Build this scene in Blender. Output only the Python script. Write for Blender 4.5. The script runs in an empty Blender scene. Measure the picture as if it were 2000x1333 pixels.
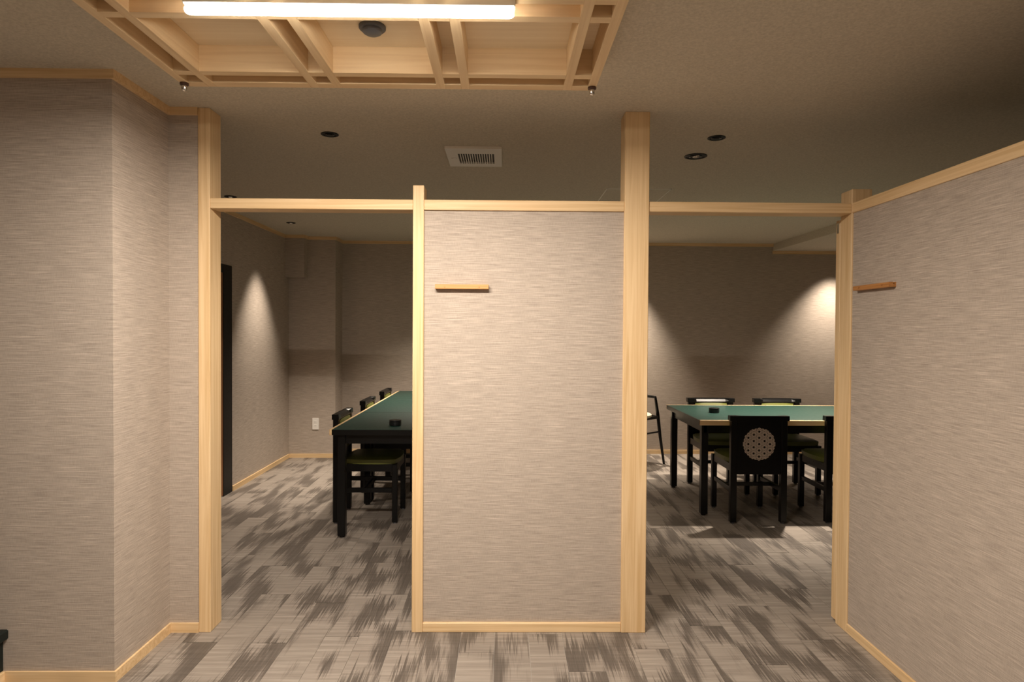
import bpy, bmesh, math, random
from mathutils import Vector, Matrix
S = bpy.context.scene
C = bpy.context.collection
R = math.radians
random.seed(7)

# ------------------------------------------------------------------ camera
FPX, CAMH = 1250.0, 1.47
yaw, pitch, roll = R(0.675), R(0.939), R(0.334)
fwd = Vector((math.sin(yaw)*math.cos(pitch), math.cos(yaw)*math.cos(pitch), -math.sin(pitch)))
rt0 = Vector((math.cos(yaw), -math.sin(yaw), 0)); up0 = rt0.cross(fwd)
rgt = math.cos(roll)*rt0 + math.sin(roll)*up0
upv = rgt.cross(fwd)
cd = bpy.data.cameras.new('camera'); cam = bpy.data.objects.new('camera', cd); C.objects.link(cam)
cd.sensor_width = 36.0; cd.lens = 36.0*FPX/2000.0; cd.clip_start = 0.05
cam.matrix_world = Matrix(((rgt.x, upv.x, -fwd.x, 0), (rgt.y, upv.y, -fwd.y, 0), (rgt.z, upv.z, -fwd.z, CAMH), (0, 0, 0, 1)))
S.camera = cam
# ------------------------------------------------------------------ view, world
S.view_settings.view_transform = 'Standard'; S.view_settings.look = 'None'
S.view_settings.gamma = 1.0; S.view_settings.use_curve_mapping = False
S.view_settings.exposure = 0.9
W = bpy.data.worlds.new('world'); S.world = W; W.use_nodes = True
W.node_tree.nodes['Background'].inputs[0].default_value = (0.02, 0.018, 0.015, 1)
W.node_tree.nodes['Background'].inputs[1].default_value = 1.0
# ------------------------------------------------------------------ lights
ZC = 2.526                       # ceiling height
WARM = (1.0, 0.86, 0.71)
def area(name, loc, sx, sy, power, col, rot=(0, 0, 0)):
    l = bpy.data.lights.new(name, 'AREA'); l.shape = 'RECTANGLE'; l.size = sx; l.size_y = sy
    l.energy = power; l.color = col
    o = bpy.data.objects.new(name, l); o.location = loc; o.rotation_euler = rot; C.objects.link(o); return o
TUBE_W = 46
area('tube_light_beam', (-0.448, 1.864, 2.371), 0.90, 0.02, TUBE_W, (1.0, 0.89, 0.775))
# ordinary ceiling light of the same room, further back behind the camera
area('rear_ceiling_lamp', (0.2, -1.6, 2.44), 0.95, 0.5, 24, (1.0, 0.88, 0.76))
def spot(name, loc, target, power, angle, blend=0.6, col=WARM, rad=0.045):
    l = bpy.data.lights.new(name, 'SPOT'); l.energy = power; l.color = col
    l.spot_size = R(angle); l.spot_blend = blend; l.shadow_soft_size = rad
    o = bpy.data.objects.new(name, l); o.location = loc
    d = Vector(target) - Vector(loc); o.rotation_euler = d.to_track_quat('-Z', 'Y').to_euler(); C.objects.link(o)
SPOT_Z = ZC - 0.028
# (x, y, aim x, aim y, power, cone, blend) of every lit downlight
LIT = [(-2.12, 6.38, -2.20, 6.38, 105, 68, 1.0),
       (1.34, 7.33, 1.34, 7.42, 240, 72, 1.0),
       (3.92, 7.33, 3.90, 7.42, 100, 88, 1.0),
       (2.54, 5.52, 2.50, 5.52, 300, 84, 0.9),
       (-0.66, 6.42, -0.66, 6.42, 170, 104, 1.0),
       (-2.19, 5.145, -2.10, 4.9, 40, 75, 1.0),
       (1.144, 3.853, 1.144, 3.85, 30, 80, 1.0),
       (-0.950, 3.486, -0.950, 3.50, 25, 80, 1.0)]
STEP = 0.085      # drop of the lowered ceiling right of x = 3.21
for k, (x, y, ax, ay, p, an, bl) in enumerate(LIT):
    spot('downlight_beam', (x, y, SPOT_Z - (STEP if x > 3.21 else 0)), (ax, ay, 0), p, an, bl)

# ------------------------------------------------------------------ materials
def mat(name):
    m = bpy.data.materials.new(name); m.use_nodes = True
    nt = m.node_tree; b = nt.nodes['Principled BSDF']; return m, nt, b
def N(nt, typ, **kw):
    n = nt.nodes.new(typ)
    for k, v in kw.items(): setattr(n, k, v)
    return n
def L(nt, a, b): nt.links.new(a, b)
def plain(name, col, rough=0.5, metal=0.0, coat=0.0, spec=0.5):
    m, nt, b = mat(name); b.inputs['Base Color'].default_value = (*col, 1)
    b.inputs['Roughness'].default_value = rough; b.inputs['Metallic'].default_value = metal
    b.inputs['Coat Weight'].default_value = coat; b.inputs['Specular IOR Level'].default_value = spec
    # faint procedural variation so that no surface is perfectly even
    g = N(nt, 'ShaderNodeNewGeometry'); n = N(nt, 'ShaderNodeTexNoise'); n.inputs['Scale'].default_value = 40
    L(nt, g.outputs['Position'], n.inputs['Vector'])
    mr = N(nt, 'ShaderNodeMapRange'); mr.inputs['To Min'].default_value = max(0.02, rough-0.05); mr.inputs['To Max'].default_value = min(1, rough+0.05)
    L(nt, n.outputs['Fac'], mr.inputs['Value']); L(nt, mr.outputs['Result'], b.inputs['Roughness'])
    return m
def ramp(nt, stops):
    r = N(nt, 'ShaderNodeValToRGB'); e = r.color_ramp.elements
    e[0].position, e[0].color = stops[0][0], (*stops[0][1], 1); e[1].position, e[1].color = stops[-1][0], (*stops[-1][1], 1)
    for p, c in stops[1:-1]:
        x = e.new(p); x.color = (*c, 1)
    return r
def math_n(nt, op, a, b=None, c=None):
    n = N(nt, 'ShaderNodeMath', operation=op)
    for i, v in enumerate((a, b, c)):
        if v is None: continue
        if isinstance(v, (int, float)): n.inputs[i].default_value = v
        else: L(nt, v, n.inputs[i])
    return n.outputs[0]
def wallpaper(name, dark, light):
    m, nt, b = mat(name)
    g = N(nt, 'ShaderNodeNewGeometry'); sx = N(nt, 'ShaderNodeSeparateXYZ'); L(nt, g.outputs['Position'], sx.inputs[0])
    h = math_n(nt, 'ADD', sx.outputs[0], sx.outputs[1])
    cb = N(nt, 'ShaderNodeCombineXYZ'); L(nt, math_n(nt, 'MULTIPLY', h, 10.0), cb.inputs[0]); L(nt, math_n(nt, 'MULTIPLY', sx.outputs[2], 290.0), cb.inputs[1])
    n1 = N(nt, 'ShaderNodeTexNoise'); n1.inputs['Scale'].default_value = 1.0; n1.inputs['Detail'].default_value = 3; n1.inputs['Roughness'].default_value = 0.6
    L(nt, cb.outputs[0], n1.inputs['Vector'])
    cb2 = N(nt, 'ShaderNodeCombineXYZ'); L(nt, math_n(nt, 'MULTIPLY', h, 350.0), cb2.inputs[0]); L(nt, math_n(nt, 'MULTIPLY', sx.outputs[2], 40.0), cb2.inputs[1])
    n2 = N(nt, 'ShaderNodeTexNoise'); n2.inputs['Scale'].default_value = 1.0; n2.inputs['Detail'].default_value = 1
    L(nt, cb2.outputs[0], n2.inputs['Vector'])
    mix = math_n(nt, 'ADD', math_n(nt, 'MULTIPLY', n1.outputs['Fac'], 0.8), math_n(nt, 'MULTIPLY', n2.outputs['Fac'], 0.2))
    cb3 = N(nt, 'ShaderNodeCombineXYZ'); L(nt, math_n(nt, 'MULTIPLY', h, 5.0), cb3.inputs[0]); L(nt, math_n(nt, 'MULTIPLY', sx.outputs[2], 420.0), cb3.inputs[1])
    n3 = N(nt, 'ShaderNodeTexNoise'); n3.inputs['Scale'].default_value = 1.0; n3.inputs['Detail'].default_value = 1
    L(nt, cb3.outputs[0], n3.inputs['Vector'])
    th = N(nt, 'ShaderNodeMapRange', interpolation_type='SMOOTHSTEP'); L(nt, n3.outputs['Fac'], th.inputs['Value'])
    th.inputs['From Min'].default_value = 0.58; th.inputs['From Max'].default_value = 0.72
    mix = math_n(nt, 'ADD', mix, math_n(nt, 'MULTIPLY', th.outputs['Result'], 0.22))
    r = ramp(nt, [(0.30, dark), (0.82, light)]); L(nt, mix, r.inputs[0]); L(nt, r.outputs[0], b.inputs['Base Color'])
    bp = N(nt, 'ShaderNodeBump'); bp.inputs['Strength'].default_value = 0.35; bp.inputs['Distance'].default_value = 0.0015
    L(nt, mix, bp.inputs['Height']); L(nt, bp.outputs[0], b.inputs['Normal'])
    b.inputs['Roughness'].default_value = 0.85; b.inputs['Specular IOR Level'].default_value = 0.25
    return m
def ceiling_mat():
    m, nt, b = mat('ceiling_paper'); g = N(nt, 'ShaderNodeNewGeometry')
    n = N(nt, 'ShaderNodeTexNoise'); n.inputs['Scale'].default_value = 90; n.inputs['Detail'].default_value = 4; n.inputs['Roughness'].default_value = 0.7
    L(nt, g.outputs['Position'], n.inputs['Vector'])
    r = ramp(nt, [(0.3, (0.52, 0.47, 0.38)), (0.7, (0.70, 0.635, 0.52))]); L(nt, n.outputs['Fac'], r.inputs[0]); L(nt, r.outputs[0], b.inputs['Base Color'])
    bp = N(nt, 'ShaderNodeBump'); bp.inputs['Strength'].default_value = 0.25; bp.inputs['Distance'].default_value = 0.002
    L(nt, n.outputs['Fac'], bp.inputs['Height']); L(nt, bp.outputs[0], b.inputs['Normal'])
    b.inputs['Roughness'].default_value = 0.9; b.inputs['Specular IOR Level'].default_value = 0.2
    return m
def wood(name, axis, lo, hi, rough=0.5, k=1.0):
    m, nt, b = mat(name); g = N(nt, 'ShaderNodeNewGeometry'); mp = N(nt, 'ShaderNodeMapping')
    sc = [55*k, 55*k, 55*k]; sc['xyz'.index(axis)] = 1.6
    mp.inputs['Scale'].default_value = sc; L(nt, g.outputs['Position'], mp.inputs['Vector'])
    n = N(nt, 'ShaderNodeTexNoise'); n.inputs['Scale'].default_value = 1.0; n.inputs['Detail'].default_value = 5; n.inputs['Distortion'].default_value = 0.8
    L(nt, mp.outputs[0], n.inputs['Vector'])
    r = ramp(nt, [(0.30, lo), (0.62, hi)]); L(nt, n.outputs['Fac'], r.inputs[0]); L(nt, r.outputs[0], b.inputs['Base Color'])
    bp = N(nt, 'ShaderNodeBump'); bp.inputs['Strength'].default_value = 0.08; bp.inputs['Distance'].default_value = 0.001
    L(nt, n.outputs['Fac'], bp.inputs['Height']); L(nt, bp.outputs[0], b.inputs['Normal'])
    b.inputs['Roughness'].default_value = rough; b.inputs['Specular IOR Level'].default_value = 0.35
    return m
def floor_mat():
    m, nt, b = mat('woven_vinyl_tile')
    g = N(nt, 'ShaderNodeNewGeometry'); oi = N(nt, 'ShaderNodeObjectInfo'); at = N(nt, 'ShaderNodeAttribute', attribute_name='tile_rand')
    rnd = math_n(nt, 'ADD', math_n(nt, 'MULTIPLY', oi.outputs['Random'], 1.0), at.outputs['Fac'])
    sx = N(nt, 'ShaderNodeSeparateXYZ'); L(nt, g.outputs['Position'], sx.inputs[0])
    X, Y = sx.outputs[0], sx.outputs[1]
    wn = N(nt, 'ShaderNodeTexWhiteNoise', noise_dimensions='1D'); L(nt, rnd, wn.inputs['W'])
    off = math_n(nt, 'MULTIPLY', wn.outputs['Value'], 57.0)
    def noise(ax, ay, det, rough=0.5, offs=True, ysrc=None):
        cb = N(nt, 'ShaderNodeCombineXYZ')
        L(nt, math_n(nt, 'MULTIPLY', X, ax), cb.inputs[0]); L(nt, math_n(nt, 'MULTIPLY', ysrc or Y, ay), cb.inputs[1])
        if offs: L(nt, off, cb.inputs[2])
        n = N(nt, 'ShaderNodeTexNoise'); n.inputs['Scale'].default_value = 1.0; n.inputs['Detail'].default_value = det; n.inputs['Roughness'].default_value = rough
        L(nt, cb.outputs[0], n.inputs['Vector']); return n.outputs['Fac']
    jag = noise(95, 0.8, 3, 0.75)                        # ragged ends of the dark brush marks
    y2 = math_n(nt, 'ADD', Y, math_n(nt, 'MULTIPLY', math_n(nt, 'SUBTRACT', jag, 0.5), 0.7))
    blot = noise(7.5, 3.0, 1, 0.5, True, y2)
    fine = noise(230, 5, 3, 0.6)
    cross = noise(2.5, 55, 4, 0.65)
    tone = N(nt, 'ShaderNodeTexWhiteNoise', noise_dimensions='1D'); L(nt, math_n(nt, 'ADD', rnd, 3.7), tone.inputs['W'])
    v = math_n(nt, 'ADD', blot, math_n(nt, 'MULTIPLY', math_n(nt, 'SUBTRACT', fine, 0.5), 0.12))
    v = math_n(nt, 'ADD', v, math_n(nt, 'MULTIPLY', math_n(nt, 'SUBTRACT', tone.outputs['Value'], 0.5), 0.05))
    mask = N(nt, 'ShaderNodeMapRange', interpolation_type='SMOOTHSTEP'); L(nt, v, mask.inputs['Value'])
    mask.inputs['From Min'].default_value = 0.40; mask.inputs['From Max'].default_value = 0.55
    lightc = ramp(nt, [(0.25, (0.22, 0.188, 0.158)), (0.5, (0.295, 0.255, 0.216)), (0.75, (0.40, 0.352, 0.303))]); L(nt, cross, lightc.inputs[0])
    darkc = ramp(nt, [(0.3, (0.085, 0.070, 0.058)), (0.7, (0.17, 0.145, 0.122))])
    L(nt, math_n(nt, 'ADD', math_n(nt, 'MULTIPLY', fine, 0.6), math_n(nt, 'MULTIPLY', cross, 0.4)), darkc.inputs[0])
    mx = N(nt, 'ShaderNodeMix', data_type='RGBA'); L(nt, mask.outputs['Result'], mx.inputs['Factor'])
    L(nt, darkc.outputs[0], mx.inputs['A']); L(nt, lightc.outputs[0], mx.inputs['B'])
    L(nt, mx.outputs['Result'], b.inputs['Base Color'])
    bp = N(nt, 'ShaderNodeBump'); bp.inputs['Strength'].default_value = 0.15; bp.inputs['Distance'].default_value = 0.0006
    L(nt, fine, bp.inputs['Height']); L(nt, bp.outputs[0], b.inputs['Normal'])
    b.inputs['Roughness'].default_value = 0.5; b.inputs['Specular IOR Level'].default_value = 0.35
    return m
M = {}
M['paper'] = wallpaper('woven_wallpaper', (0.315, 0.264, 0.219), (0.64, 0.548, 0.46))
M['ceil'] = ceiling_mat()
for a in 'xyz':
    M['wood_'+a] = wood('cypress_'+a, a, (0.68, 0.455, 0.225), (0.82, 0.60, 0.345))
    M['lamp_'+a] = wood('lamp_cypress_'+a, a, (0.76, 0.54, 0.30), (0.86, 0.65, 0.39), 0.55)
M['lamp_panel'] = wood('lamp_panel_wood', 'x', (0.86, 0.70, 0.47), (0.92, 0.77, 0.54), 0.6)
M['hook'] = wood('cherry_x', 'x', (0.48, 0.21, 0.07), (0.68, 0.36, 0.14), 0.45, 2)
M['hook_y'] = wood('cherry_y', 'y', (0.36, 0.15, 0.045), (0.55, 0.26, 0.085), 0.45, 2)
M['brown_door'] = wood('brown_door_wood', 'z', (0.22, 0.09, 0.035), (0.34, 0.15, 0.06))
M['floor'] = floor_mat()
M['joint_glint'] = plain('joint_edge_highlight', (0.62, 0.58, 0.53), 0.6)  # slab coloured pale so the gaps imitate highlights on the tile edges
M['black'] = plain('black_lacquer', (0.004, 0.004, 0.004), 0.30, spec=0.3)
M['bench'] = plain('bench_black', (0.008, 0.012, 0.010), 0.5, spec=0.3)
M['green'] = plain('green_leather', (0.135, 0.145, 0.028), 0.45)
M['cream'] = plain('cream_leather', (0.72, 0.66, 0.50), 0.5)
M['top'] = plain('green_laminate', (0.016, 0.052, 0.041), 0.40)
M['inlay'] = plain('beige_inlay', (0.62, 0.50, 0.40), 0.5)
M['white'] = plain('white_plastic', (0.88, 0.85, 0.80), 0.45)
M['dark'] = plain('dark_metal', (0.010, 0.009, 0.008), 0.5, spec=0.3)
M['grey'] = plain('grey_plastic', (0.11, 0.115, 0.125), 0.5)
M['steel'] = plain('polished_steel', (0.75, 0.73, 0.70), 0.18, metal=1.0)
M['bronze'] = plain('bronze', (0.10, 0.06, 0.045), 0.35, metal=0.6)
M['ceramic'] = plain('black_ceramic', (0.012, 0.012, 0.012), 0.3)
M['line'] = plain('hatch_edge', (0.85, 0.82, 0.74), 0.5)
def emit(name, col, s):
    m, nt, b = mat(name); b.inputs['Base Color'].default_value = (*col, 1)
    b.inputs['Emission Color'].default_value = (*col, 1); b.inputs['Emission Strength'].default_value = s; return m
M['tube'] = emit('lit_tube', (1.0, 0.93, 0.83), 15.0)
M['lens'] = emit('lit_lens', (1.0, 0.86, 0.68), 0.06)

# ------------------------------------------------------------------ helpers
def box(bm, x0, x1, y0, y1, z0, z1, bev=0.0):
    vs = [bm.verts.new((x, y, z)) for x in (x0, x1) for y in (y0, y1) for z in (z0, z1)]
    fs = [(0, 1, 3, 2), (4, 6, 7, 5), (0, 4, 5, 1), (2, 3, 7, 6), (0, 2, 6, 4), (1, 5, 7, 3)]
    faces = [bm.faces.new([vs[i] for i in f]) for f in fs]
    if bev:
        es = list({e for f in faces for e in f.edges})
        bmesh.ops.bevel(bm, geom=es, offset=bev, segments=1, affect='EDGES')
    return faces
def cyl(bm, c, r0, r1, z0, z1, n=24, caps=True):
    a = []; b_ = []
    for i in range(n):
        t = 2*math.pi*i/n
        a.append(bm.verts.new((c[0]+r0*math.cos(t), c[1]+r0*math.sin(t), z0)))
        b_.append(bm.verts.new((c[0]+r1*math.cos(t), c[1]+r1*math.sin(t), z1)))
    for i in range(n):
        j = (i+1) % n; bm.faces.new((a[i], a[j], b_[j], b_[i]))
    if caps: bm.faces.new(a[::-1]); bm.faces.new(b_)
def lathe(bm, c, prof, n=28):
    rings = []
    for r, z in prof:
        rings.append([bm.verts.new((c[0]+r*math.cos(2*math.pi*i/n), c[1]+r*math.sin(2*math.pi*i/n), c[2]+z)) for i in range(n)])
    for a, b_ in zip(rings, rings[1:]):
        for i in range(n):
            j = (i+1) % n; bm.faces.new((a[i], a[j], b_[j], b_[i]))
    bm.faces.new(rings[0][::-1]); bm.faces.new(rings[-1])
def tube(bm, pts, radii, n=12):
    rings = []; pts = [Vector(p) for p in pts]
    for k, p in enumerate(pts):
        d = (pts[min(k+1, len(pts)-1)] - pts[max(k-1, 0)]).normalized()
        u = d.cross(Vector((0, 0, 1)))
        if u.length < 0.05: u = Vector((1, 0, 0))
        u.normalize(); w = d.cross(u).normalized(); r = radii[k] if isinstance(radii, (list, tuple)) else radii
        rings.append([bm.verts.new(p + r*(math.cos(2*math.pi*i/n)*u + math.sin(2*math.pi*i/n)*w)) for i in range(n)])
    for a, b_ in zip(rings, rings[1:]):
        for i in range(n):
            j = (i+1) % n; bm.faces.new((a[i], a[j], b_[j], b_[i]))
    bm.faces.new(rings[0]); bm.faces.new(rings[-1][::-1])
def obj(name, bm, m, parent=None, smooth=False, loc=None):
    bmesh.ops.recalc_face_normals(bm, faces=bm.faces[:])
    me = bpy.data.meshes.new(name); bm.to_mesh(me); bm.free(); me.materials.append(M[m] if isinstance(m, str) else m)
    if smooth:
        for p in me.polygons: p.use_smooth = True
        me.set_sharp_from_angle(angle=R(35))
    o = bpy.data.objects.new(name, me); C.objects.link(o)
    if parent: o.parent = parent
    if loc: o.location = loc
    return o
def bobj(name, dims, m, parent=None, bev=0.0):
    bm = bmesh.new(); box(bm, *dims, bev=bev); return obj(name, bm, m, parent)
def tag(o, label=None, cat=None, group=None, kind=None):
    if label: o['label'] = label
    if cat: o['category'] = cat
    if group: o['group'] = group
    if kind: o['kind'] = kind
    return o
def thing(name, label, cat, loc=(0, 0, 0), rz=0.0, group=None, kind=None):
    o = bpy.data.objects.new(name, None); C.objects.link(o); o.location = loc; o.rotation_euler = (0, 0, rz)
    o.empty_display_size = 0.1
    return tag(o, label, cat, group, kind)
def struct(name, dims_list, m, label, cat, bev=0.0):
    bm = bmesh.new()
    for d in dims_list: box(bm, *d, bev=bev)
    return tag(obj(name, bm, m), label, cat, kind='structure')
def copy_tree(o, loc, rz, label, group=None):
    r = o.copy(); C.objects.link(r); r.location = loc; r.rotation_euler = (0, 0, rz); r['label'] = label
    if group: r['group'] = group
    def rec(src, dst):
        for ch in list(src.children):
            c = ch.copy(); C.objects.link(c); c.parent = dst; rec(ch, c)
    rec(o, r); return r

# ------------------------------------------------------------------ key positions
PY = 3.089            # front face of the partition
PB = 3.192            # its back face
RT, RB = 2.097, 2.048 # rail top / bottom
YB1, YB2 = 7.33, 7.64 # rear wall: pier face, main face
XL = -2.46            # rear room's left wall
# ------------------------------------------------------------------ shell
slab = struct('floor', [(-4.3, 5.2, -2.6, 7.95, -0.12, -0.003)], 'joint_glint', 'floor of narrow woven-look grey brown vinyl tiles with edge highlights painted as pale joints', 'floor')
struct('ceiling', [(-4.3, 5.2, -2.6, 7.95, ZC, ZC+0.12)], 'ceil', 'speckled grey brown papered ceiling over the whole room', 'ceiling')
struct('wall_left', [(-4.2, -1.612, 2.655, PB, 0, ZC), (-1.612, -1.455, 3.095, PB, 0, ZC)], 'paper',
       'beige woven papered wall stepping out to the left of the doorways', 'wall')
struct('wall_rear_left', [(-2.62, XL, PB, YB1+0.5, 0, ZC)], 'paper', 'left wall of the dining room with a cone of lamp light', 'wall')
struct('wall_rear_pier', [(XL, -1.93, YB1, 7.9, 0, ZC)], 'paper', 'projecting papered pier in the rear left corner carrying the outlet', 'wall')
struct('wall_rear_bulkhead', [(XL, -2.245, YB1-0.13, YB1, 2.055, ZC-0.036)], 'paper', 'small boxed bulkhead high in the rear left corner of the dining room', 'bulkhead')
struct('wall_back', [(-1.93, 5.0, YB2, 7.9, 0, ZC)], 'paper', 'shadowy papered back wall behind the dining tables', 'wall')
struct('wall_far_right', [(4.8, 4.95, -2.5, 7.9, 0, ZC)], 'paper', 'far right wall of the dining room', 'wall')
struct('wall_behind', [(-4.2, 4.95, -2.6, -2.45, 0, ZC)], 'paper', 'papered wall behind the viewpoint', 'wall')
struct('wall_entry_left', [(-4.3, -4.15, -2.5, 3.1, 0, ZC)], 'paper', 'outer left wall beside the platform bench', 'wall')
struct('ceiling_step', [(3.21, 4.8, 0.5, YB2, ZC-0.085, ZC)], 'ceil', 'lowered strip of ceiling along the right side of the dining room', 'ceiling')
# partition panel and return wall
struct('wall_middle', [(-0.392, 0.577, PY+0.014, PB-0.014, 0.046, RB)], 'paper', 'freestanding papered partition panel between the two doorways', 'wall')
struct('wall_right', [(1.687, 1.769, -0.2, PY, 0.046, RB)], 'paper', 'low papered partition wall running forward on the right', 'wall')
# posts and rails
B = 0.0025
struct('trim_1', [(-1.470, -1.414, PY, PY+0.122, 0, ZC)], 'wood_z', 'pale cypress post from floor to ceiling left of the left doorway', 'post', B)
struct('trim_2', [(-0.443, -0.390, PY-0.001, PB, 0, 2.165)], 'wood_z', 'slim cypress post at the left edge of the papered partition', 'post', B)
struct('trim_3', [(0.575, 0.694, PY-0.004, PY+0.112, 0, ZC)], 'wood_z', 'thick square cypress pillar from floor to ceiling between the doorways', 'post', B)
struct('trim_4', [(1.679, 1.777, PY, PB, 0, 2.165)], 'wood_z', 'cypress corner post where the right partition wall meets the doorway', 'post', B)
struct('trim_5', [(-1.414, -0.443, PY+0.002, PB, RB, RT)], 'wood_x', 'cypress head rail across the left doorway', 'rail', B)
struct('trim_6', [(-0.390, 0.575, PY+0.001, PB, RB, RT)], 'wood_x', 'cypress top rail of the papered middle partition', 'rail', B)
struct('trim_7', [(0.694, 1.679, PY+0.002, PB, RB, RT)], 'wood_x', 'cypress head rail across the right doorway', 'rail', B)
struct('trim_8', [(1.679, 1.777, -0.2, PY, RB, RT)], 'wood_y', 'cypress capping rail on the right partition wall', 'rail', B)
# baseboards
BH = 0.046
struct('baseboard_middle', [(-0.390, 0.575, PY+0.001, PB-0.001, 0, BH)], 'wood_x', 'cypress baseboard under the papered middle partition', 'baseboard', B)
struct('baseboard_right', [(1.679, 1.777, -0.2, PY, 0, BH)], 'wood_y', 'cypress baseboard along the right partition wall', 'baseboard', B)
struct('baseboard_left', [(-2.057, -1.602, 2.645, 2.655, 0, BH), (-1.612, -1.602, 2.655, 3.095, 0, BH), (-1.602, -1.470, 3.085, 3.095, 0, BH)],
       'wood_x', 'cypress baseboard wrapping round the stepped left wall', 'baseboard')
struct('baseboard_rear_left', [(XL, XL+0.012, 5.80, YB1, 0, BH)], 'wood_y', 'cypress baseboard along the left wall of the dining room', 'baseboard')
struct('baseboard_back', [(XL, -1.918, YB1-0.012, YB1, 0, BH), (-1.93, -1.918, YB1, YB2, 0, BH), (-1.93, 4.8, YB2-0.012, YB2, 0, BH)],
       'wood_x', 'thin cypress baseboard along the back wall of the dining room', 'baseboard')
# crown mouldings
CH = 0.036
struct('trim_9', [(-4.15, -1.598, 2.641, 2.655, ZC-CH, ZC), (-1.612, -1.598, 2.655, 3.095, ZC-CH, ZC), (-1.598, -1.470, 3.081, 3.095, ZC-CH, ZC)],
       'wood_x', 'cypress ceiling moulding following the stepped left wall', 'moulding')
struct('trim_10', [(XL, XL+0.014, PB, YB1-0.13, ZC-CH, ZC)], 'wood_y', 'cypress ceiling moulding on the left wall of the dining room', 'moulding')
struct('trim_11', [(XL, -2.231, YB1-0.144, YB1-0.13, ZC-CH, ZC), (-2.245, -2.231, YB1-0.13, YB1, ZC-CH, ZC), (-2.231, -1.916, YB1-0.014, YB1, ZC-CH, ZC),
                   (-1.93, -1.916, YB1, YB2, ZC-CH, ZC), (-1.916, 3.21, YB2-0.014, YB2, ZC-CH, ZC)], 'wood_x', 'cypress ceiling moulding along the back wall of the dining room', 'moulding')
struct('trim_12', [(3.20, 4.8, YB2-0.014, YB2, ZC-0.085-CH, ZC-0.085)], 'wood_x', 'lower cypress moulding under the stepped ceiling at the rear right', 'moulding')

# ------------------------------------------------------------------ floor tiles, one object each
TW, TL, TX0 = 0.1622, 0.975, 0.285
known = {0: 2.732, -3: 2.897, -7: 3.047, -6: 3.537, -5: 3.109, -10: 3.54, -8: 3.431, -11: 3.967, -12: 4.161, -9: 3.959}
def px(x, y):
    d = Vector((x, y, -CAMH)); z = d.dot(fwd)
    if z < 0.2: return None
    return 1000+FPX*d.dot(rgt)/z, 666.5-FPX*d.dot(upv)/z
def visible(x, y):
    p = px(x, y)
    if p is None or not (-20 < p[0] < 2020 and p[1] < 1345): return False
    if y < 2.65: return x > -2.1 and x < 1.69
    if y <= PY: return -1.62 < x < 1.69
    if y <= PB: return (-1.43 < x < -0.4) or (0.68 < x < 1.69)
    return (428 < p[0] < 812) or (1255 < p[0] < 1640)
tiles = []
g = 0.0007
for i in range(-17, 27):
    x0 = TX0 + i*TW
    base = known.get(i, 2.7 + ((i*0.618034) % 1.0)*TL)
    n0 = math.floor((-2.4-base)/TL)
    for k in range(n0, n0+13):
        y0 = base + k*TL; y1 = y0+TL
        y0 = max(y0, -2.44); y1 = min(y1, YB2)
        if y1 - y0 < 0.05: continue
        pts = [(x0+a*TW, y0+b*(y1-y0)) for a in (0.02, 0.5, 0.98) for b in (0.01, .2, .4, .6, .8, .99)]
        vis = sum(visible(*p) for p in pts)
        tiles.append((x0, x0+TW, y0, y1, vis))
vis = sorted([t for t in tiles if t[4] > 0], key=lambda t: t[2])
print('visible tiles', len(vis))
single = vis[:300]; rest = vis[300:] + [t for t in tiles if t[4] == 0]
me_cache = {}
for (x0, x1, y0, y1, v) in single:
    key = (round(x1-x0, 4), round(y1-y0, 3))
    if key not in me_cache:
        bm = bmesh.new(); box(bm, g, key[0]-g, 0.0017, key[1]-0.0017, -0.003, 0.0)
        bmesh.ops.recalc_face_normals(bm, faces=bm.faces[:])
        me = bpy.data.meshes.new('floor_tile'); bm.to_mesh(me); bm.free(); me.materials.append(M['floor']); me_cache[key] = me
    o = bpy.data.objects.new('floor_tile', me_cache[key]); C.objects.link(o); o.location = (x0, y0, 0.0); o.parent = slab
bm = bmesh.new(); lay = bm.faces.layers.float.new('tile_rand')
for (x0, x1, y0, y1, v) in rest:
    rr = random.random()
    for f in box(bm, x0+g, x1-g, y0+0.0017, y1-0.0017, -0.003, 0.0): f[lay] = rr
o = obj('floor_tile_field', bm, 'floor', slab); o['kind'] = 'stuff'

# ------------------------------------------------------------------ dark door on the rear left wall
d = thing('door_1', 'black framed door on the dining room left wall', 'door', (XL, 5.2, 0), kind='structure')
def rel(o, name, dims, m, bev=0.0, **kw):
    lx, ly, lz = o.location; x0, x1, y0, y1, z0, z1 = dims
    return bobj(name, (x0-lx, x1-lx, y0-ly, y1-ly, z0-lz, z1-lz), m, o, bev)
rel(d, 'door_jamb', (XL, XL+0.010, 5.61, 5.787, 0, 2.035), 'dark', 0.002)
rel(d, 'door_jamb', (XL, XL+0.010, 4.55, 4.67, 0, 2.035), 'dark', 0.002)
rel(d, 'door_head', (XL, XL+0.010, 4.67, 5.61, 1.96, 2.035), 'dark', 0.002)
rel(d, 'door_leaf', (XL, XL+0.005, 4.67, 5.61, 0.01, 1.96), 'brown_door', 0.002)
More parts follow.
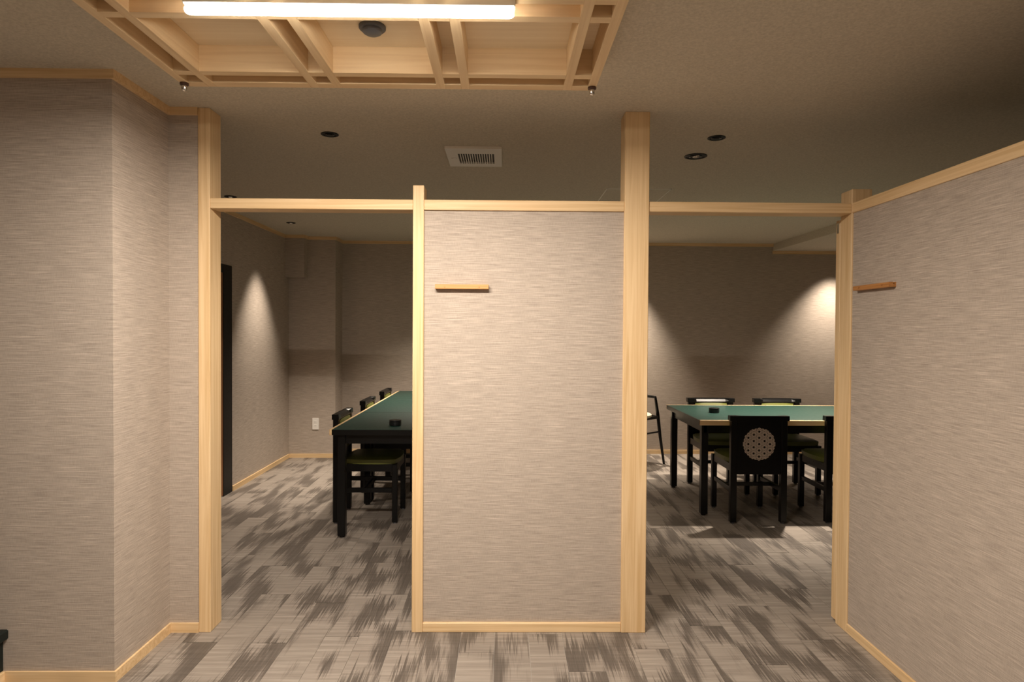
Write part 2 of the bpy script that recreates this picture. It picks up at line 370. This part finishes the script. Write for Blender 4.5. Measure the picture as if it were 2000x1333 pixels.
# sliding door leaf parked behind the right partition, only its edge shows
d = thing('door_2', 'sliding cypress door parked behind the right corner post', 'door', (2.1, 3.225, 0), kind='structure')
rel(d, 'door_stile', (1.683, 1.733, PB+0.008, PB+0.05, 0.012, 2.035), 'wood_z', 0.002)
rel(d, 'door_stile', (2.47, 2.52, PB+0.008, PB+0.05, 0.012, 2.035), 'wood_z', 0.002)
rel(d, 'door_rail', (1.733, 2.47, PB+0.008, PB+0.05, 0.012, 0.062), 'wood_x', 0.002)
rel(d, 'door_rail', (1.733, 2.47, PB+0.008, PB+0.05, 1.985, 2.035), 'wood_x', 0.002)
rel(d, 'door_panel', (1.733, 2.47, PB+0.018, PB+0.04, 0.062, 1.985), 'paper')
c = rel(d, 'door_catch', (1.679, 1.683, PB+0.018, PB+0.036, 1.97, 2.02), 'steel'); c['label'] = 'small steel catch plate'

# ------------------------------------------------------------------ timber lattice ceiling lamp
XC = [-1.245, -1.150, -0.748, -0.657, -0.253, -0.158, 0.241, 0.336]
YC = [1.310, 1.420, 1.860, 1.970, 2.411, 2.521]
ZB = 2.421; bw = 0.0165
fx, fy = -0.4545, 1.9155
lamp = thing('lattice_lamp', 'square cypress lattice ceiling lamp holding a bright white light bar', 'ceiling lamp', (fx, fy, ZC))
def lrel(name, dims, m, bev=0.0): return rel(lamp, name, dims, m, bev)
x0, x1, y0, y1 = XC[0]-0.016, XC[-1]+0.016, YC[0]-0.022, YC[-1]+0.022
lrel('back_panel', (x0+0.002, x1-0.002, y0+0.002, y1-0.002, ZC-0.008, ZC), 'lamp_panel')
for i, xc in enumerate(XC): lrel('lattice_bar', (xc-bw, xc+bw, y0, y1, ZB, ZC-0.008), 'lamp_y', 0.001)
for j, yc in enumerate(YC):      # cross bars are let in between the long bars
    h = 0.022 if j in (0, 5) else 0.018
    xs = [x0] + XC[1:-1] + [x1]
    bm = bmesh.new()
    for a, b_ in zip(XC, XC[1:]): box(bm, a+bw-fx, b_-bw-fx, yc-h-fy, yc+h-fy, ZB-ZC, -0.008)
    obj('cross_bar', bm, 'lamp_x', lamp)
# tube fitting
bm = bmesh.new(); box(bm, -0.925-fx, 0.026-fx, 1.864-0.015-fy, 1.864+0.015-fy, ZB-0.022-ZC, ZB-ZC, bev=0.003)
obj('tube_housing', bm, 'white', lamp)
bm = bmesh.new()
prof = [(-0.0, 0.021)]
n = 16; rings = []
for X, s in [(-0.922, 0.55), (-0.917, 0.85), (-0.908, 1), (0.008, 1), (0.018, 0.85), (0.023, 0.5)]:
    rings.append([bm.verts.new((X-fx, 1.864-fy+0.0145*s*math.cos(2*math.pi*i/n), ZB-0.034-ZC+0.0145*s*math.sin(2*math.pi*i/n))) for i in range(n)])
for a, b_ in zip(rings, rings[1:]):
    for i in range(n): bm.faces.new((a[i], a[(i+1) % n], b_[(i+1) % n], b_[i]))
bm.faces.new(rings[0]); bm.faces.new(rings[-1][::-1])
t = obj('light_tube', bm, 'tube', lamp, True); t['label'] = 'glowing white tube'
for X in (XC[0], XC[-1]):
    for Y in (YC[0], YC[-1]-0.012):
        bm = bmesh.new(); lathe(bm, (X-fx, Y-fy, ZB-ZC), [(0.005, 0.0), (0.0165, 0.0), (0.0165, -0.007), (0.012, -0.011), (0.003, -0.011)], 20)
        w = obj('corner_washer', bm, 'bronze', lamp, True)
        bm = bmesh.new(); lathe(bm, (X-fx, Y-fy, ZB-ZC), [(0.004, -0.010), (0.0105, -0.010), (0.0105, -0.022), (0.008, -0.028), (0.003, -0.031)], 20)
        obj('dome_nut', bm, 'steel', w, True)
# round sensor inside the middle bay
s = thing('smoke_sensor', 'dark grey round sensor on the panel inside the lattice lamp', 'sensor', (-0.462, 2.232, ZC-0.0085))
bm = bmesh.new(); lathe(bm, (0, 0, 0), [(0.046, 0), (0.046, -0.008), (0.042, -0.012), (0.01, -0.012)], 32); obj('sensor_base', bm, 'grey', s, True)
bm = bmesh.new(); lathe(bm, (0, 0, 0), [(0.034, -0.012), (0.032, -0.022), (0.022, -0.028), (0.004, -0.029)], 32); obj('sensor_dome', bm, 'grey', s, True)

# ------------------------------------------------------------------ downlights
def downlight(x, y, r, label, lit, tilt=False):
    o = thing('downlight', label, 'downlight', (x, y, ZC - (STEP if x > 3.21 else 0)), group='black recessed downlights in the ceiling')
    bm = bmesh.new(); lathe(bm, (0, 0, 0), [(r-0.004, 0), (r, -0.001), (r, -0.004), (r-0.006, -0.006), (r-0.011, -0.005), (r-0.013, -0.0015), (0.004, -0.0012)], 32)
    obj('trim_ring', bm, 'dark', o, True)
    bm = bmesh.new(); lathe(bm, (0, 0, 0), [(r*0.56, -0.0012), (r*0.56, -0.005), (r*0.50, -0.007), (r*0.34, -0.005), (0.004, -0.004)], 28)
    obj('lamp_head', bm, 'black', o, True)
    bm = bmesh.new(); lathe(bm, (0, 0, 0), [(r*0.30, -0.004), (r*0.28, -0.0075), (r*0.12, -0.0088), (0.002, -0.009)], 20)
    l = obj('lamp_lens', bm, 'lens' if lit else ('steel' if tilt else 'dark'), o, True)
    if tilt:
        bm = bmesh.new(); box(bm, -r*0.15, r*0.15, -r*0.62, -r*0.42, -0.008, -0.002, bev=0.001); obj('tilt_clip', bm, 'steel', o)
    return o
downlight(-0.950, 3.486, 0.047, 'black downlight in the ceiling above the left doorway', False)
downlight(1.147, 3.485, 0.048, 'smaller black downlight right of the thick pillar, nearer the viewer', False)
downlight(1.144, 3.853, 0.067, 'largest black downlight, behind the smaller one right of the thick pillar', False, True)
downlight(-2.12, 6.38, 0.045, 'black downlight near the left wall seen through the left doorway', True)
downlight(-2.19, 5.145, 0.047, 'black downlight just peeping over the left end of the left head rail', True)
for (x, y, ax, ay, p, an, bl), lb in zip(LIT[1:5], ['black downlight hidden behind the thick pillar close to the back wall', 'black downlight close to the back wall beyond the right corner post',
                                      'black downlight above the right dining table', 'black downlight above the long left dining table']):
    downlight(x, y, 0.045, lb, True)

# ------------------------------------------------------------------ ceiling vent
vx0, vx1, vy0, vy1 = -0.350, -0.022, 3.69, 4.094
v = thing('ceiling_vent', 'white rectangular ventilation grille with dark slots in the ceiling', 'vent', (-0.186, 3.892, ZC))
gx0, gx1, gy0, gy1 = -0.283, -0.068, 3.80, 4.02
bm = bmesh.new()
for dmm in [(vx0, gx0, vy0, vy1), (gx1, vx1, vy0, vy1), (gx0, gx1, vy0, gy0), (gx0, gx1, gy1, vy1)]:
    box(bm, dmm[0]+0.186, dmm[1]+0.186, dmm[2]-3.892, dmm[3]-3.892, -0.014, 0)
obj('vent_frame', bm, 'white', v)
rel(v, 'vent_throat', (gx0, gx1, gy0, gy1, ZC-0.002, ZC), 'black')
ns = 14; pitch_ = (gx1-gx0)/15.0
for k in range(ns):
    xc = gx0 + pitch_*(k+1); bobj('slat', (xc-0.0028+0.186, xc+0.0028+0.186, gy0-3.892, gy1-3.892, -0.0135, -0.0105), 'white', v)
bm = bmesh.new(); lathe(bm, (-0.310+0.186, 3.90-3.892, 0), [(0.016, -0.013), (0.016, -0.017), (0.012, -0.018), (0.002, -0.018)], 20); obj('vent_knob', bm, 'white', v, True)
# inspection hatch outline
h = thing('inspection_hatch', 'square inspection hatch with thin pale edges in the ceiling behind the thick pillar', 'hatch', (0.99, 4.98, ZC))
hx0, hx1, hy0, hy1 = 0.75, 1.232, 4.74, 5.22
bm = bmesh.new()
for dmm in [(hx0, hx1, hy0, hy0+0.011), (hx0, hx1, hy1-0.011, hy1), (hx0, hx0+0.006, hy0, hy1), (hx1-0.006, hx1, hy0, hy1)]:
    box(bm, dmm[0]-0.99, dmm[1]-0.99, dmm[2]-4.98, dmm[3]-4.98, -0.003, 0)
obj('hatch_edge', bm, 'line', h)
rel(h, 'hatch_panel', (hx0+0.006, hx1-0.006, hy0+0.008, hy1-0.008, ZC-0.0015, ZC), 'ceil')

# ------------------------------------------------------------------ hook rails and outlet
def hook_rail(name, label, loc, rz, L_, m):
    o = thing(name, label, 'hook rail', loc, rz, 'short wooden hook rails on the partitions')
    bm = bmesh.new()       # bar with a finger groove along its top
    pr = [(0, 0.0), (-0.030, 0.0), (-0.032, 0.003), (-0.032, 0.019), (-0.028, 0.022), (-0.014, 0.022), (-0.012, 0.012), (-0.006, 0.012), (-0.004, 0.022), (0, 0.022)]
    ends = [[bm.verts.new((sx*L_/2, y, z)) for y, z in pr] for sx in (-1, 1)]
    for i in range(len(pr)): j = (i+1) % len(pr); bm.faces.new((ends[0][i], ends[0][j], ends[1][j], ends[1][i]))
    bm.faces.new(ends[0][::-1]); bm.faces.new(ends[1]); obj('bar', bm, m, o)
    for sx in (-0.32, 0.32):
        bm = bmesh.new(); lathe(bm, (0, 0, 0), [(0.002, 0), (0.0035, 0.001), (0.0035, 0.003), (0.001, 0.0035)], 12)
        c = obj('screw_cap', bm, m, o, True); c.rotation_euler = (R(90), 0, 0); c.location = (sx*L_, -0.032, 0.011)
    return o
hook_rail('hook_rail', 'short light brown wooden rail on the middle partition panel', (-0.206, PY+0.014, 1.668), 0, 0.256, 'hook')
hook_rail('hook_rail', 'short reddish brown wooden rail on the right partition wall', (1.687, 2.885, 1.668), R(-90), 0.285, 'hook_y')
o = thing('wall_outlet', 'small white power outlet on the rear pier wall', 'outlet', (-2.154, YB1, 0.39))
bobj('cover_plate', (-0.037, 0.037, -0.008, 0, -0.066, 0.066), 'white', o, 0.002)
for z in (0.022, -0.022):
    s = bobj('socket', (-0.015, 0.015, -0.0095, -0.008, z-0.014, z+0.014), 'white', o, 0.0006)
    for xx in (-0.006, 0.006): bobj('slot', (xx-0.001, xx+0.001, -0.0102, -0.0095, z-0.005, z+0.005), 'dark', s)

# ------------------------------------------------------------------ platform bench bottom left
b = thing('platform_bench', 'low black bench with an overhanging top at the bottom left edge', 'bench', (-2.4, 2.2, 0))
rel(b, 'bench_body', (-3.2, -2.068, 1.5, 2.655, 0.046, 0.18), 'bench', 0.003)
rel(b, 'bench_top', (-3.22, -2.044, 1.48, 2.655, 0.18, 0.222), 'bench', 0.006)
rel(b, 'plinth', (-3.2, -2.057, 1.49, 2.655, 0, 0.046), 'wood_y', 0.002)

# ------------------------------------------------------------------ dining tables
def make_table(label, L_, W_, loc, rz, seam=None):
    t = thing('dining_table', label, 'table', loc, rz)
    z1, z0 = 0.770, 0.732; e = 0.018
    for s in (-1, 1):
        bobj('edge_band', (s*L_/2-0.002, s*L_/2+0.002, -W_/2+e, W_/2-e, z0, z1-0.0008), 'black', t)
    bobj('tabletop', (-L_/2+0.0021, L_/2-0.0021, -W_/2+e, W_/2-e, z0, z1), 'top', t, 0.0015)
    for s in (-1, 1):
        ya, yb = (-W_/2, -W_/2+e) if s < 0 else (W_/2-e, W_/2)
        q = bobj('wooden_edge', (-L_/2, L_/2, ya, yb, z0-0.002, z1+0.0006), 'wood_x' if abs(rz) < 0.1 else 'wood_y', t, 0.0015); q['label'] = 'pale wooden edge strip'
    bm = bmesh.new(); i = 0.045; w = 0.022
    for dmm in [(-L_/2+i, L_/2-i, -W_/2+i, -W_/2+i+w), (-L_/2+i, L_/2-i, W_/2-i-w, W_/2-i), (-L_/2+i, -L_/2+i+w, -W_/2+i, W_/2-i), (L_/2-i-w, L_/2-i, -W_/2+i, W_/2-i)]:
        box(bm, *dmm, 0.665, z0)
    obj('apron', bm, 'black', t)
    lw = 0.054
    for sx in (-1, 1):
        for sy in (-1, 1):
            cx, cy = sx*(L_/2-0.028-lw/2), sy*(W_/2-0.05-lw/2)
            lg = bobj('leg', (cx-lw/2, cx+lw/2, cy-lw/2, cy+lw/2, 0.012, z0), 'black', t, 0.003)
            bm = bmesh.new(); cyl(bm, (cx, cy), 0.018, 0.018, 0, 0.012, 16); obj('leg_glide', bm, 'dark', lg, True)
    return t
make_table('green topped dining table with four black chairs seen through the right doorway', 1.75, 1.06, (1.547+0.875, 5.545, 0), 0)
for k, lb in enumerate(('nearest green topped table of the long row seen through the left doorway', 'middle green topped table of the long row in the left doorway',
                        'farthest green topped table of the long row, next to the back wall')):
    make_table(lb, 0.956, 1.06, (-0.690, 4.47+0.48+k*0.962, 0), R(90))
def dish(loc, label):
    o = thing('lidded_dish', label, 'dish', loc)
    bm = bmesh.new(); lathe(bm, (0, 0, 0), [(0.036, 0), (0.042, 0.003), (0.044, 0.008), (0.044, 0.030), (0.042, 0.032), (0.004, 0.032)], 32); obj('dish_body', bm, 'ceramic', o, True)
    bm = bmesh.new(); lathe(bm, (0, 0, 0), [(0.036, 0.032), (0.044, 0.034), (0.045, 0.038), (0.043, 0.041), (0.030, 0.042), (0.004, 0.040)], 32); obj('dish_lid', bm, 'ceramic', o, True)
dish((-0.795, 4.68, 0.770), 'small round black dish on the table in the left doorway')
dish((1.815, 5.50, 0.770), 'small round black dish on the table in the right doorway')

# ------------------------------------------------------------------ dining chairs
def make_chair(label, loc, rz):
    """faces +y; the rear posts stand at y = -0.225"""
    t = thing('dining_chair', label, 'chair', loc, rz, 'black dining chairs with green seats')
    for s in (-1, 1):
        x = s*0.193
        lg = bobj('leg', (x-0.024, x+0.024, -0.245, -0.203, 0.010, 0.795), 'black', t, 0.003)
        bm = bmesh.new(); cyl(bm, (x, -0.224), 0.015, 0.015, 0, 0.010, 14); obj('leg_glide', bm, 'grey', lg, True)
        lg = bobj('leg', (x-0.020, x+0.020, 0.200, 0.240, 0.010, 0.450), 'black', t, 0.003)
        bm = bmesh.new(); cyl(bm, (x, 0.220), 0.015, 0.015, 0, 0.010, 14); obj('leg_glide', bm, 'grey', lg, True)
        bobj('stretcher', (x-0.011, x+0.011, -0.203, 0.200, 0.235, 0.270), 'black', t, 0.002)
    bobj('stretcher', (-0.182, 0.182, -0.02, 0.002, 0.238, 0.267), 'black', t, 0.002)
    bm = bmesh.new()
    for dmm in [(-0.173, 0.173, 0.211, 0.233), (-0.204, -0.182, -0.203, 0.200), (0.182, 0.204, -0.203, 0.200), (-0.173, 0.173, -0.235, -0.213)]: box(bm, *dmm, 0.395, 0.452)
    obj('seat_frame', bm, 'black', t)
    # padded seat: swollen slab, a little wider at the front
    bm = bmesh.new(); nx, ny = 12, 12; top = []; bot = []
    def oval(u, v):
        wx = 0.208 + 0.012*(v+1)/2
        k = 0.12*(u*u)*(v*v)
        return u*(1-k)*wx, v*(1-k)*0.220+0.028
    for j in range(ny+1):
        for i in range(nx+1):
            u = -1+2*i/nx; v_ = -1+2*j/ny; x, y = oval(u, v_); e = max(abs(u), abs(v_))
            z = 0.486 + 0.020*(1-e**5)
            top.append(bm.verts.new((x, y, z))); bot.append(bm.verts.new((x*0.985, y*0.985, 0.452)))
    for j in range(ny):
        for i in range(nx):
            a = j*(nx+1)+i; bm.faces.new((top[a], top[a+1], top[a+nx+2], top[a+nx+1])); bm.faces.new((bot[a], bot[a+nx+1], bot[a+nx+2], bot[a+1]))
    ed = [(i, 0) for i in range(nx+1)] + [(nx, j) for j in range(1, ny+1)] + [(i, ny) for i in range(nx-1, -1, -1)] + [(0, j) for j in range(ny-1, 0, -1)]
    idx = [j*(nx+1)+i for i, j in ed]
    for p, q in zip(idx, idx[1:]+idx[:1]): bm.faces.new((bot[p], bot[q], top[q], top[p]))
    s = obj('seat_cushion', bm, 'green', t, True); s['label'] = 'olive green padded seat'
    bobj('back_panel', (-0.169, 0.169, -0.238, -0.216, 0.378, 0.790), 'black', t, 0.002)
    # padded back in front of the panel
    bm = bmesh.new(); top = []; bot = []
    for j in range(9):
        for i in range(11):
            u = -1+2*i/10; v_ = -1+2*j/8; e = max(abs(u), abs(v_)); k = 0.05*u*u*v_*v_
            top.append(bm.verts.new((u*(1-k)*0.160, -0.203+0.022*(1-e**5), 0.660+v_*(1-k)*0.126)))
            bot.append(bm.verts.new((u*0.16*(1-k), -0.216, 0.660+v_*(1-k)*0.126)))
    for j in range(8):
        for i in range(10):
            a = j*11+i; bm.faces.new((top[a], top[a+1], top[a+12], top[a+11])); bm.faces.new((bot[a], bot[a+11], bot[a+12], bot[a+1]))
    ed = [(i, 0) for i in range(11)] + [(10, j) for j in range(1, 9)] + [(i, 8) for i in range(9, -1, -1)] + [(0, j) for j in range(7, 0, -1)]
    idx = [j*11+i for i, j in ed]
    for p, q in zip(idx, idx[1:]+idx[:1]): bm.faces.new((bot[p], bot[q], top[q], top[p]))
    s = obj('back_cushion', bm, 'green', t, True); s['label'] = 'olive green padded back'
    # yoke shaped top rail: square ends, middle planed off towards the sitter
    bm = bmesh.new(); rings = []
    secs = [(-0.228, 0), (-0.172, 0), (-0.140, 1), (0.140, 1), (0.172, 0), (0.228, 0)]
    for x, m_ in secs:
        if m_ == 0: pr = [(-0.250, 0.790), (-0.197, 0.790), (-0.197, 0.806), (-0.199, 0.8255), (-0.203, 0.828), (-0.250, 0.828)]
        else: pr = [(-0.250, 0.790), (-0.201, 0.790), (-0.200, 0.797), (-0.214, 0.818), (-0.236, 0.829), (-0.250, 0.829)]
        rings.append([bm.verts.new((x, y, z)) for y, z in pr])
    for a, b_ in zip(rings, rings[1:]):
        for i in range(6): bm.faces.new((a[i], a[(i+1) % 6], b_[(i+1) % 6], b_[i]))
    bm.faces.new(rings[0]); bm.faces.new(rings[-1][::-1]); obj('top_rail', bm, 'black', t)
    # round inlay of hemp-leaf triangles on the outside of the back
    bm = bmesh.new(); sp = 0.0480; Rr = 0.126; cz = 0.612; y = -0.2388
    def hub(a, b_): return Vector((a*sp*math.sqrt(3)/2, (b_+a*0.5)*sp))
    for a in range(-4, 5):
        for c_ in range(-6, 7):
            for tri in ((hub(a, c_), hub(a+1, c_), hub(a, c_+1)), (hub(a+1, c_), hub(a+1, c_+1), hub(a, c_+1))):
                g_ = (tri[0]+tri[1]+tri[2])/3
                for k in range(3):
                    p, q = tri[k], tri[(k+1) % 3]; cen = (p+q+g_)/3
                    if cen.length > Rr+0.002: continue
                    def shrink(v, amt):
                        return cen+(v-cen)*amt
                    # keep a dark eye at each hub
                    out = [shrink(w, 0.82) for w in (p, q, g_)]
                    pe = out[0]+(out[1]-out[0])*0.10; pf = out[0]+(out[2]-out[0])*0.16
                    qe = out[1]+(out[0]-out[1])*0.10; qf = out[1]+(out[2]-out[1])*0.16
                    O = [w*min(1.0, Rr/max(w.length, 1e-6)) for w in (pf, pe, qe, qf, out[2])]; cen = sum(O, Vector((0, 0)))/5; I = [cen+(w-cen)*0.45 for w in O]
                    vo = [bm.verts.new((w.x, y, cz+w.y)) for w in O]; vi = [bm.verts.new((w.x, y, cz+w.y)) for w in I]
                    for i in range(5): bm.faces.new((vo[i], vo[(i+1) % 5], vi[(i+1) % 5], vi[i]))
    ex = bmesh.ops.extrude_face_region(bm, geom=bm.faces[:])
    bmesh.ops.translate(bm, verts=[v for v in ex['geom'] if isinstance(v, bmesh.types.BMVert)], vec=(0, -0.0008, 0))
    s = obj('round_inlay', bm, 'inlay', t); s['label'] = 'round beige hemp-leaf pattern inlay'
    return t
G = 'black dining chairs with green seats'
ch = make_chair('black chair with round patterned inlay, fully visible, back turned, right doorway', (1.951, 5.095, 0), 0)
copy_tree(ch, (2.69, 5.105, 0), 0, 'black chair cut off by the right doorway post, back turned', G)
copy_tree(ch, (1.995, 5.935, 0), R(180), 'black chair behind the right table, left of two, facing the viewer', G)
copy_tree(ch, (2.635, 5.925, 0), R(180), 'black chair behind the right table, right of two, facing the viewer', G)
copy_tree(ch, (-1.045, 5.045, 0), R(-90), 'nearest black chair on the left side of the long table row', G)
copy_tree(ch, (-1.045, 5.97, 0), R(-90), 'middle black chair on the left side of the long table row', G)
copy_tree(ch, (-1.045, 6.870, 0), R(-90), 'farthest black chair on the left side of the long table row', G)

# ------------------------------------------------------------------ round-backed armchair by the back wall
a = thing('round_back_armchair', 'slender black armchair with cream seat by the back wall, half hidden by the pillar', 'armchair', (1.365, 7.03, 0), R(40))
feet = [(0.345, -0.0), (-0.345, -0.0), (0.20, 0.30), (-0.20, 0.30), (0.0, -0.34)]
for (sx, sy) in ((1, -1), (-1, -1), (1, 1), (-1, 1)):
    bm = bmesh.new()
    tube(bm, [(sx*0.325, sy*0.23-0.02, 0.0), (sx*0.285, sy*0.205-0.02, 0.30), (sx*0.258, sy*0.19-0.02, 0.55), (sx*0.235, sy*0.175-0.02, 0.735)], [0.013, 0.017, 0.019, 0.014], 12)
    obj('leg', bm, 'black', a, True)
bm = bmesh.new(); pts = []
for k in range(19):
    t_ = math.pi*(-0.12+1.24*k/18); pts.append((0.262*math.cos(t_), 0.25*math.sin(t_)-0.10, 0.742+0.05*math.sin(max(0, min(math.pi, t_)))**2))
tube(bm, pts, [0.012]+[0.016]*17+[0.012], 12); obj('curved_back_rail', bm, 'black', a, True)
bm = bmesh.new(); pts = [(sx, sy, 0.525) for sx, sy in ((-0.25, -0.20), (0.25, -0.20), (0.25, 0.17), (-0.25, 0.17), (-0.25, -0.20))]
box(bm, -0.252, 0.252, -0.225, -0.200, 0.508, 0.540); box(bm, -0.252, 0.252, 0.155, 0.180, 0.508, 0.540)
box(bm, -0.265, -0.242, -0.20, 0.155, 0.508, 0.540); box(bm, 0.242, 0.265, -0.20, 0.155, 0.508, 0.540); obj('seat_frame', bm, 'black', a)
bm = bmesh.new(); lathe(bm, (0, -0.02, 0.530), [(0.225, 0), (0.245, 0.012), (0.243, 0.030), (0.21, 0.045), (0.10, 0.052), (0.01, 0.053)], 28)
s = obj('seat_cushion', bm, 'cream', a, True); s['label'] = 'round cream seat pad'
for sy in (-1, 1):
    bm = bmesh.new(); tube(bm, [(-0.275, sy*0.2-0.02, 0.36), (0.275, sy*0.2-0.02, 0.36)], 0.010, 10); obj('stretcher', bm, 'black', a, True)
bm = bmesh.new(); tube(bm, [(0, 0.145, 0.55), (0, 0.150, 0.66), (0, 0.148, 0.785)], [0.02, 0.028, 0.02], 10); obj('back_splat', bm, 'black', a, True)
